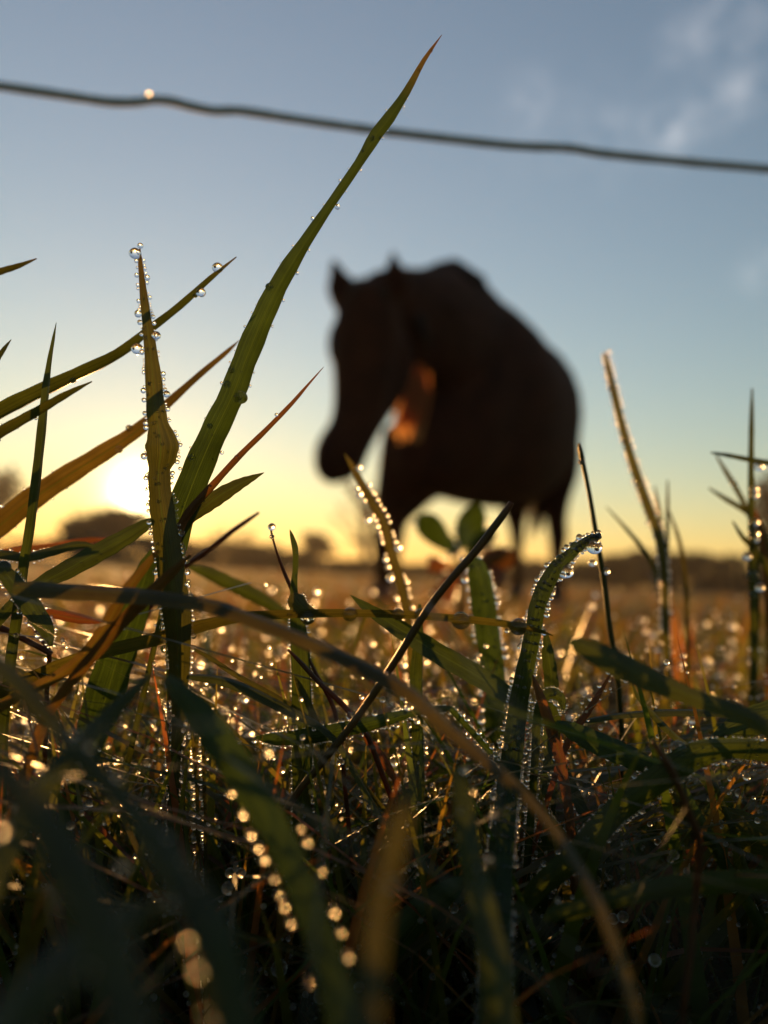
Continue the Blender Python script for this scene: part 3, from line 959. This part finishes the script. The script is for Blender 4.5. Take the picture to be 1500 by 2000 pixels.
B('dark red stalk crossing the upright ribbed blade', [(562, 1268, 4), (590, 1297, 9), (622, 1332, 10), (650, 1358, 11), (680, 1388, 11), (720, 1440, 11)], d=.1, dry=.95, stem=True)
B('short red stalk forking off the dark red one', [(604, 1286, 4), (618, 1318, 8), (634, 1345, 9), (652, 1385, 9), (665, 1440, 9)], d=.102, dry=.9, stem=True)
B('dark pointed blade in front of the upright ribbed blade', [(572, 1316, 2), (585, 1340, 11), (600, 1370, 13), (616, 1408, 13), (630, 1450, 13)], d=.1, dry=.15)
B('bright red-orange dead blade under the bead-fringed one', [(708, 1430, 6), (726, 1455, 17), (748, 1485, 20), (765, 1512, 14), (772, 1530, 6), (776, 1560, 5)], d=.103, dry=1.0)
B('wide blurred dark green blade close to the lens with two rows of glowing drops',
  [(322, 1326, 22, 0.0700), (350, 1352, 40, 0.0678), (392, 1400, 60, 0.0656), (436, 1462, 66, 0.0633), (494, 1550, 63, 0.0611), (546, 1640, 60, 0.0589), (592, 1740, 59, 0.0567), (624, 1830, 60, 0.0544), (655, 1930, 65, 0.0522), (690, 2100, 69, 0.0500)],
  dry=.0, roll=-14, cup=.12, bright=True,
  drops=[(452, 1548, 7.2), (474, 1590, 7.2), (490, 1630, 7.2), (504, 1655, 7.2), (516, 1678, 7.2), (535, 1715, 6.4), (546, 1747, 7.2), (555, 1770, 7.2), (568, 1802, 6.4), (524, 1470, 7.2), (438, 1385, 6.4), (588, 1618, 4.8), (600, 1645, 6.4), (628, 1700, 7.2), (652, 1780, 8), (666, 1820, 6.4), (680, 1868, 8.8), (602, 1917, 7.2)])
B('blurred grey blade close to the lens crossing down left', [(292, 1318, 10, 0.0700), (250, 1360, 26, 0.0675), (195, 1415, 36, 0.0650), (140, 1472, 42, 0.0625), (80, 1545, 46, 0.0600), (20, 1640, 50, 0.0575), (-30, 1760, 50, 0.0550)], d=.064, beads=(6.5, 4.2, .1, .55), dry=.1, bright=True, roll=-20)
B('blurred dark blade close to the lens crossing down right at left', [(-40, 1270, 22, 0.0580), (20, 1318, 34, 0.0550), (80, 1385, 35, 0.0520), (150, 1465, 32, 0.0490), (230, 1550, 35, 0.0460), (300, 1640, 41, 0.0430), (360, 1740, 47, 0.0400), (410, 1870, 50, 0.0370), (440, 2020, 50, 0.0340)], d=.058, beads=(6.5, 4.2, .1, .55), dry=.15, roll=12, drops=[(141, 1435, 5)], bright=True)
B('short blurred blade close to the lens in the lower left', [(262, 1590, 24, 0.0480), (300, 1640, 67, 0.0452), (340, 1700, 72, 0.0424), (385, 1770, 77, 0.0396), (430, 1860, 80, 0.0368), (460, 2000, 80, 0.0340)], d=.052, beads=(6.5, 4.2, .1, .55), dry=.12, roll=-8, drops=[(332, 1758, 12), (240, 1690, 12), (180, 1805, 12)], bright=True)
B('dark blade filling the lower left corner close to the lens', [(-20, 1480, 29, 0.0400), (60, 1570, 63, 0.0374), (130, 1680, 81, 0.0348), (190, 1800, 86, 0.0322), (240, 1930, 86, 0.0296), (270, 2080, 86, 0.0270)], d=.047, beads=(6.5, 4.2, .1, .55), dry=.2, roll=15, drops=[(0, 1620, 10)], bright=True)
B('second dark blade close to the lens at the bottom left', [(330, 1760, 16, 0.0420), (260, 1790, 64, 0.0390), (170, 1850, 88, 0.0360), (80, 1930, 96, 0.0330), (-10, 2040, 96, 0.0300)], d=.05, beads=(6.5, 4.2, .1, .55), dry=.1, bright=True, roll=-20)
B('dry orange sliver in the dark lower left', [(119, 1742, 3), (125, 1775, 14), (128, 1805, 15), (132, 1832, 10), (134, 1900, 8)], d=.1, dry=1.0)
B('round stalk continuing below the beaded upright blade', [(338, 1330, 14), (341, 1400, 22), (342, 1480, 21), (345, 1560, 18), (348, 1660, 16)], d=.1, dry=.4, stem=True)
for i, (x0, x1, lab) in enumerate(((328, 333, 'string of dew on the thin blade left of the round stalk'), (355, 357, 'string of dew on the thin blade just right of the round stalk'),
                                   (370, 384, 'string of dew on the second thin blade right of the round stalk'), (394, 399, 'string of dew on the third thin blade right of the round stalk'))):
    B(lab.replace('string of dew on the', 'beaded'), [(x0, 1385 + i * 6, 3), ((x0 + x1) / 2, 1450, 6), (x1, 1530, 7), (x1 + 2, 1600, 7), (x1 + 3, 1720, 7)], d=.102, dry=.3, beads=(.8, 4.2, .0, .75, (-1,)), bright=True)
B('dark wet blade lying diagonal at the bottom centre', [(918, 1708, 6), (880, 1738, 40), (825, 1783, 56), (775, 1832, 60), (740, 1880, 60), (690, 1960, 60), (650, 2060, 60)], d=.09, dry=.0, roll=20, cup=.2)
B('blurred brown blade close to the lens at the bottom centre', [(826, 1480, 8, 0.0460), (806, 1530, 29, 0.0443), (782, 1610, 43, 0.0427), (756, 1700, 48, 0.0410), (738, 1800, 50, 0.0393), (728, 1920, 51, 0.0377), (720, 2060, 51, 0.0360)], d=.05, dry=0.26, roll=10, drops=[(766, 1728, 9)], bright=True)
B('blurred green blade close to the lens left of the dew-crusted one', [(893, 1490, 13, 0.0660), (902, 1545, 38, 0.0640), (914, 1650, 46, 0.0620), (942, 1775, 54, 0.0600), (968, 1900, 62, 0.0580), (985, 2060, 64, 0.0560)], d=.061, dry=.08, roll=-10,
  drops=[(908, 1503, 8), (920, 1545, 8), (903, 1583, 7), (955, 1675, 7), (930, 1700, 8), (935, 1718, 7), (963, 1590, 6)], bright=True)
B('long wet beaded blade slanting up right across the lower right',
  [(985, 1822, 6), (1010, 1790, 26), (1055, 1733, 40), (1130, 1668, 46), (1200, 1590, 48), (1280, 1528, 52), (1350, 1482, 52), (1415, 1464, 42), (1500, 1470, 40), (1600, 1500, 40), (1680, 1580, 40)], d=.088, dry=.05, roll=-28, cup=.15, beads=(1.4, 3.2, .05, .7), face=40, drops=[(1325, 1462, 17), (1002, 1797, 6), (1010, 1788, 5), (1145, 1638, 6)])
B('dark smooth blade slanting down right to the wet beaded one', [(1086, 1412, 12), (1120, 1428, 34), (1175, 1454, 44), (1235, 1480, 42), (1280, 1502, 30), (1330, 1540, 24)], d=.094, dry=.0, roll=15)
B('wide leaf with orange margin at the right edge, low', [(1282, 1548, 8), (1310, 1568, 40), (1350, 1592, 62), (1425, 1617, 74), (1500, 1640, 70), (1600, 1680, 66), (1680, 1760, 60)], d=.1, dry=0.15, tipdry=1.0, roll=-20, cup=.12)
B('straight dry orange blade in the lower right', [(1388, 1632, 6), (1370, 1650, 24), (1335, 1686, 26), (1280, 1736, 26), (1232, 1784, 22), (1200, 1822, 14), (1160, 1880, 12)], d=.1, dry=1.0, roll=10)
B('blurred wet blade lying level at the right edge, low', [(1060, 1800, 8), (1090, 1785, 30), (1150, 1773, 34), (1250, 1745, 38), (1350, 1730, 42), (1500, 1724, 44), (1620, 1740, 44), (1720, 1820, 44)], d=.076, dry=.05, roll=-35, cup=.15, drops=[(1090, 1758, 6)], bright=True)
B('blurred brown stalk falling across the wet beaded blade', [(1274, 1446, 10), (1292, 1475, 15), (1312, 1505, 16), (1345, 1585, 17), (1365, 1642, 16), (1362, 1720, 15), (1350, 1850, 15)], d=.072, dry=.85, stem=True)
B('dark red-brown split stalk right of the dew-crusted blade', [(1040, 1318, 3), (1050, 1345, 14), (1068, 1395, 21), (1085, 1450, 22), (1098, 1500, 21), (1112, 1590, 18), (1122, 1700, 16)], d=.097, dry=.8, roll=20)
B('needle-tipped curved blade in the right tangle', [(1235, 1334, 2), (1245, 1358, 8), (1275, 1396, 12), (1315, 1436, 13), (1350, 1465, 11), (1390, 1510, 10)], d=.0985, dry=.1, roll=30)
B('level dark wiry blade in the right tangle', [(1125, 1412, 3), (1160, 1405, 10), (1220, 1396, 12), (1300, 1391, 14), (1400, 1392, 14), (1500, 1401, 16), (1620, 1430, 16)], d=.103, dry=.1, roll=50)
B('dark blurred blade close to the lens behind the level wiry one at right', [(1112, 1252, 10), (1140, 1264, 34), (1180, 1283, 48), (1230, 1308, 50), (1300, 1340, 42), (1370, 1368, 34), (1460, 1400, 34), (1560, 1460, 34)], d=.076, dry=.1, tipdry=.0, roll=15)
B('dry orange straw leaning right in the right tangle', [(1196, 1310, 3), (1176, 1345, 8), (1152, 1384, 13), (1122, 1428, 14), (1095, 1480, 12)], d=.1, dry=1.0, beads=(2.5, 2.8, .0, .6))
B('wide green leaf entering from the right edge above the wet blade', [(1385, 1452, 10), (1410, 1440, 34), (1450, 1420, 50), (1510, 1398, 60), (1600, 1380, 60), (1700, 1400, 58)], d=.1, dry=.04, roll=-15)
B('green beaded blade behind the split stalk', [(1066, 1236, 8), (1071, 1280, 24), (1078, 1340, 28), (1080, 1410, 30), (1076, 1500, 30), (1070, 1600, 28)], d=.106, dry=.05, roll=10, beads=(1.1, 3.6, .3, .9))
B('short beaded blade curling left of the split stalk', [(1100, 1395, 6), (1096, 1365, 18), (1078, 1354, 22), (1062, 1364, 20), (1050, 1400, 18), (1045, 1480, 16)], d=.1, dry=.05, beads=(.8, 3.2, 0, .7), face=20)
B('thin upright blade with bead chain at the right of the lower middle', [(820, 1180, 6), (818, 1250, 18), (812, 1320, 24), (815, 1420, 24), (818, 1530, 22), (818, 1650, 20)], d=.108, dry=.05, beads=(1.6, 2.6, .1, .9), face=16)
B('pale dry blade lying level above the arching brown one at left', [(212, 1052, 3), (170, 1056, 12), (110, 1066, 15), (50, 1072, 15), (-20, 1085, 16), (-100, 1120, 16)], d=.13, dry=.95)
B('dark dew-beaded blade arching low under the left round tree', [(185, 1066, 5), (150, 1064, 16), (95, 1078, 18), (50, 1088, 18), (0, 1082, 18), (-60, 1090, 18), (-110, 1150, 18)], d=.108, dry=.1, roll=-30, beads=(1.6, 2.2, .05, .6))

# ------------------------------------------------------------------ broad-leaved weed under the horse
weed_base = P(905, 1330, .30)
weed_base = Vector((weed_base.x, weed_base.y, 0))
weed = empty('broad_leaved_weed', weed_base)
tag(weed, 'blurred broad-leaved weed with green and withered leaves below the horse belly', 'weed')


weed_pts = []


def weed_leaf(stemtop, tip, width, dry, bend, seed):
    a, b = P(*stemtop), P(*tip)
    ax = b - a
    view = ((a + b) / 2 - cam_loc).normalized()
    sd_ = ax.cross(view).normalized()
    nn = sd_.cross(ax).normalized()
    w = width / F_PX * stemtop[2]
    vs, fs, uv, dv = [], [], [], []
    for i in range(10):
        t = i / 9
        ww = w * .5 * (math.sin(math.pi * (t ** 1.15)) ** .6 if 0 < t < 1 else .02)
        c = a + ax * t + nn * (bend * ax.length * math.sin(math.pi * t))
        for u in (-1, -.5, 0, .5, 1):
            vs.append(c + sd_ * u * ww + nn * (abs(u) * ww * .35) - weed_base)
            uv.append(((u + 1) / 2, t))
            dv.append(dry)
    for i in range(9):
        for k in range(4):
            fs.append((i * 5 + k, i * 5 + k + 1, (i + 1) * 5 + k + 1, (i + 1) * 5 + k))
    mesh_obj('leaf', vs, fs, M_LEAF, weed, uv=uv, dry=dv)
    weed_pts.extend(v_ for i_, v_ in enumerate(vs) if i_ % 5 in (0, 4) and 5 < i_ < 45)


for k, (s_, t_, w_, dr) in enumerate([((886, 1080, .30), (818, 1006, .29), 52, .0), ((900, 1075, .30), (936, 982, .30), 58, .0), ((890, 1085, .31), (872, 1040, .33), 30, .05), ((905, 1085, .29), (966, 1036, .28), 34, .03),
                                      ((895, 1110, .30), (835, 1100, .28), 30, .95), ((905, 1105, .30), (1010, 1085, .29), 50, .85), ((905, 1110, .30), (985, 1140, .28), 50, .9), ((895, 1120, .3), (860, 1170, .28), 44, .9), ((905, 1115, .3), (955, 1065, .31), 32, .5)]):
    weed_leaf(s_, t_, w_, dr, .12, k)
v, f = tube_mesh([Vector((0, 0, -.003)), P(900, 1200, .30) - weed_base, P(895, 1100, .30) - weed_base, P(893, 1080, .30) - weed_base], [.0016, .0014, .0012, .0008], 7)
mesh_obj('stalk', v, f, M_LEAF, weed, uv=[(0, 0)] * len(v), dry=[.6] * len(v))
it = [(rnd.choice(weed_pts), rnd.uniform(.0005, .0010)) for _ in range(34)]
o = beads_mesh('dew_beads', it, M_WATER_R, weed, sub=2)
o['kind'] = 'stuff'

# ------------------------------------------------------------------ the lawn: uncountable grass out to the hedge
rr = random.Random(99)
LV, LF, LD, LUV = [], [], [], []
dew = []


def lawn_blade(x, y, h, w, lean, az, dry, nseg=4):
    o = len(LV)
    dx, dy = math.cos(az), math.sin(az)
    sx, sy = -dy, dx
    tw = rr.uniform(-1, 1)
    sx, sy = sx * math.cos(tw) + dx * math.sin(tw), sy * math.cos(tw) + dy * math.sin(tw)
    pts = []
    for i in range(nseg + 1):
        t = i / nseg
        r_ = lean * h * t * t
        z = h * (t - .35 * lean * t * t * t)
        ww = w * (1 - t ** 2.2) * (.75 + .5 * min(t * 2, 1)) * .5
        c = (x + dx * r_, y + dy * r_, max(z, 0.001))
        pts.append((c, ww))
        if i == nseg:
            LV.append(c)
            LD.append(min(dry + .15, 1))
            LUV.append((.5, 1))
        else:
            LV.append((c[0] - sx * ww, c[1] - sy * ww, c[2]))
            LV.append((c[0] + sx * ww, c[1] + sy * ww, c[2]))
            LD.extend((dry, dry))
            LUV.extend(((0, t), (1, t)))
    for i in range(nseg - 1):
        LF.append((o + 2 * i, o + 2 * i + 1, o + 2 * i + 3, o + 2 * i + 2))
    LF.append((o + 2 * nseg - 2, o + 2 * nseg - 1, o + 2 * nseg))
    return pts, (sx, sy)


def dry_pick():
    u = rr.random()
    return rr.uniform(0, .25) if u < .68 else (rr.uniform(.25, .55) if u < .88 else rr.uniform(.6, 1))


NL = 26000
for k in range(NL):
    d = math.exp(rr.uniform(math.log(.135), math.log(60)) if k % 3 else rr.uniform(math.log(.13), math.log(1.6)))
    ang = rr.uniform(-.70, .70)
    x, y = math.tan(ang) * d, d
    h = rr.gauss(.046, .013)
    if rr.random() < .10:
        h *= 1.45
    h = max(h, .018)
    if d < .30:
        h = min(h * rr.uniform(1.0, 1.5), .082)
    if .25 < d and h > .085:
        h = .085
    w = rr.uniform(.0022, .0048) * (1 + max(0, d - 1.0) * .35)
    cl = math.sin(x * 2.3 / (d + .4) + 1.3) * math.sin(math.log(d) * 4.1 + x) + .6 * math.sin(x * 7.1 + y * 5.3)
    h *= 1 + .22 * cl
    dr = min(max(dry_pick() + .12 * cl + (.18 if d > 1.2 else 0), 0), 1)
    pts, s_ = lawn_blade(x, y, h, min(w, .06), rr.uniform(.1, 1.1), rr.uniform(0, 6.283), dr, 4 if d < 1.5 else 3)
    # dew strung along the upper part of nearer blades
    if d < .95:
        pk = .5 if d < .6 else .22
        if rr.random() < pk:
            nb = rr.choice((1, 1, 2, 3, 4, 6)) if d < 1.2 else 1
            for _ in range(nb):
                j = rr.randint(2, len(pts) - 1)
                (c, ww) = pts[j]
                (c0, w0) = pts[j - 1]
                t = rr.random()
                sg = rr.choice((-1, 1))
                rd = rr.uniform(.0004, .0012)
                wm = (ww * t + w0 * (1 - t) + rd * .8) * sg
                cc = Vector((c0[0] + (c[0] - c0[0]) * t + s_[0] * wm, c0[1] + (c[1] - c0[1]) * t + s_[1] * wm, c0[2] + (c[2] - c0[2]) * t))
                if cc.z > .012:
                    dew.append((cc, rd))
# thick tufts just behind the sharp blades
for k in range(5200):
    d = math.exp(rr.uniform(math.log(.118), math.log(.62)))
    x = math.tan(rr.uniform(-.62, .62)) * d
    top = .1 - (rr.uniform(1240 if x < 0 else 1280, 1520) - 1122) / 1600 * d
    h = top * rr.uniform(.85, 1.05) if d < .22 else min(max(rr.gauss(.068, .014), .025), top)
    pts, s_ = lawn_blade(x, d, max(h, .02), rr.uniform(.0014, .0042), rr.uniform(.1, .9) if k % 2 else rr.uniform(.8, 2.2), rr.uniform(0, 6.283), dry_pick(), 5)
    if rr.random() < .34 and h > .045:
        for _ in range(rr.choice((1, 1, 2, 3, 5))):
            j = rr.randint(3, len(pts) - 1)
            (c, ww), (c0, w0) = pts[j], pts[j - 1]
            t, sg = rr.random(), rr.choice((-1, 1))
            rd = rr.uniform(.0003, .0011)
            wm = (ww * t + w0 * (1 - t) + rd * .8) * sg
            dew.append((Vector((c0[0] + (c[0] - c0[0]) * t + s_[0] * wm, c0[1] + (c[1] - c0[1]) * t + s_[1] * wm, c0[2] + (c[2] - c0[2]) * t)), rd))
# fine wiry stalks among and above the tufts
for k in range(2700):
    d = math.exp(rr.uniform(math.log(.105), math.log(.55)))
    x = math.tan(rr.uniform(-.55, .55)) * d
    yt = rr.triangular(1100, 1650, 1330) if x > -.02 else rr.triangular(1130, 1650, 1380)
    h = min(.1 - (yt - 1122) / 1600 * d, .104)
    ln = rr.choice((.15, .3, .5, .8, 1.5)) if d > .15 else rr.choice((.12, .25, .4, .6))
    pts, s_ = lawn_blade(x, d, max(h / (1 - .35 * min(ln, 1.5)) if ln > 1 else h, .03), rr.uniform(.0006, .0017), ln, rr.uniform(0, 6.283), dry_pick(), 6)
    if rr.random() < .4:
        for _ in range(rr.choice((1, 2, 3, 5, 7))):
            j = rr.randint(3, len(pts) - 1)
            (c, ww), (c0, w0) = pts[j], pts[j - 1]
            t, sg = rr.random(), rr.choice((-1, 1))
            rd = rr.uniform(.0002, .0007)
            wm = (ww * t + w0 * (1 - t) + rd * .7) * sg
            dew.append((Vector((c0[0] + (c[0] - c0[0]) * t + s_[0] * wm, c0[1] + (c[1] - c0[1]) * t + s_[1] * wm, c0[2] + (c[2] - c0[2]) * t)), rd))
# lush green blades behind, out of focus, most of them centre and right
for k in range(1700):
    d = math.exp(rr.uniform(math.log(.16), math.log(.85)))
    ang = rr.uniform(-.58, .58) if k % 3 else rr.uniform(-.05, .58)
    x = math.tan(ang) * d
    yt = rr.triangular(1085, 1460, 1200) if ang > -.06 else rr.triangular(1165, 1480, 1280)
    h = .1 - (yt - 1122 - 85 * ang) / 1600 * d
    pts, s_ = lawn_blade(x, d, min(max(h, .03), .108), rr.uniform(.0022, .0050), rr.uniform(.1, .8), rr.uniform(0, 6.283), rr.uniform(0, .28) if rr.random() < .85 else rr.uniform(.6, 1), 6)
    if rr.random() < .55:
        for _ in range(rr.choice((1, 1, 2, 3, 5))):
            j = rr.randint(4, len(pts) - 1)
            (c, ww), (c0, w0) = pts[j], pts[j - 1]
            t, sg = rr.random(), rr.choice((-1, 1))
            rd = rr.uniform(.0004, .0011)
            wm = (ww * t + w0 * (1 - t) + rd * .8) * sg
            dew.append((Vector((c0[0] + (c[0] - c0[0]) * t + s_[0] * wm, c0[1] + (c[1] - c0[1]) * t + s_[1] * wm, c0[2] + (c[2] - c0[2]) * t)), rd))
# fine crossing blades near the focus, strung with small beads
fine = []
for k in range(420):
    d = rr.uniform(.092, .150)
    x = math.tan(rr.uniform(-.46, .46)) * d
    yt = rr.triangular(1170, 1620, 1330)
    h = .1 - (yt - 1122 - 85 * math.atan2(x, d)) / 1600 * d
    ln = rr.choice((.15, .3, .5, .8, 1.1))
    pts, s_ = lawn_blade(x, d, max(h, .03) / (1 - .35 * min(ln, 1.2)), rr.uniform(.0007, .0024), ln, rr.choice((rr.uniform(-.5, .5), rr.uniform(2.6, 3.7), rr.uniform(0, 6.283))), rr.uniform(0, .3) if rr.random() < .7 else rr.uniform(.5, 1), 9)
    if rr.random() < .55:
        step = rr.uniform(.0007, .0022)
        for j in range(4, len(pts)):
            (c, ww), (c0, w0) = pts[j], pts[j - 1]
            sl = math.dist(c, c0)
            q = 0.0
            while q < sl:
                t = q / sl
                rd = rr.uniform(.00012, .00036)
                for sg in (-1, 1):
                    if rr.random() < .6:
                        wm = (ww * t + w0 * (1 - t) + rd * .75) * sg
                        fine.append((Vector((c0[0] + (c[0] - c0[0]) * t + s_[0] * wm, c0[1] + (c[1] - c0[1]) * t + s_[1] * wm, c0[2] + (c[2] - c0[2]) * t)), rd))
                q += step * rr.uniform(.6, 1.6)
dew += rr.sample(fine, min(len(fine), 4500))
# the close sward round and behind the lens, kept out of the lens's own view cone
for k in range(9000):
    x, y = rr.uniform(-.34, .34), rr.uniform(-.30, .17)
    h = min(max(rr.gauss(.062, .018), .02), .10)
    if y > -.03 and y < .13 and abs(x) < .028 + .55 * max(y, 0):
        h = min(h, .034 + .03 * rr.random())
    if abs(x) < .03 and -.05 < y < .04:
        h = min(h, .05)
    lawn_blade(x, y, h, rr.uniform(.0025, .005), rr.uniform(.1, .8), rr.uniform(0, 6.283), dry_pick(), 4)
lawn = mesh_obj('grass', LV, LF, M_LAWN, uv=LUV, dry=LD)
tag(lawn, 'dense dewy meadow grass covering the field behind the sharp blades', None, kind='stuff')
dew = [q for q in dew if (q[0] - cam_loc).dot(fwd) > .085]
for lst, sb in (([q for q in dew if q[0].y < .26], 2), ([q for q in dew if q[0].y >= .26], 1)):
    dw = beads_mesh('dew_beads', lst, M_WATER_R, lawn, sub=sb)
    dw['kind'] = 'stuff'
print('dew', len(dew), 'blades', NL)

# ------------------------------------------------------------------ morning haze
hv = [(x, y, z) for z in (-1.5, 16.0) for (x, y) in ((-405, -14), (405, -14), (405, 425), (-405, 425))]
hf = [(3, 2, 1, 0), (4, 5, 6, 7), (0, 1, 5, 4), (1, 2, 6, 5), (2, 3, 7, 6), (3, 0, 4, 7)]
hm, hn, hl, hout = mat_new('haze_air')
pv = hn.new('ShaderNodeVolumePrincipled')
pv.inputs['Color'].default_value = (1.0, 0.92, 0.80, 1)
pv.inputs['Density'].default_value = HAZE
pv.inputs['Anisotropy'].default_value = 0.45
hl.new(pv.outputs[0], hout.inputs['Volume'])
haze = mesh_obj('haze', hv, hf, hm, smooth=False)
tag(haze, 'thin golden morning haze over the field', None, kind='stuff')
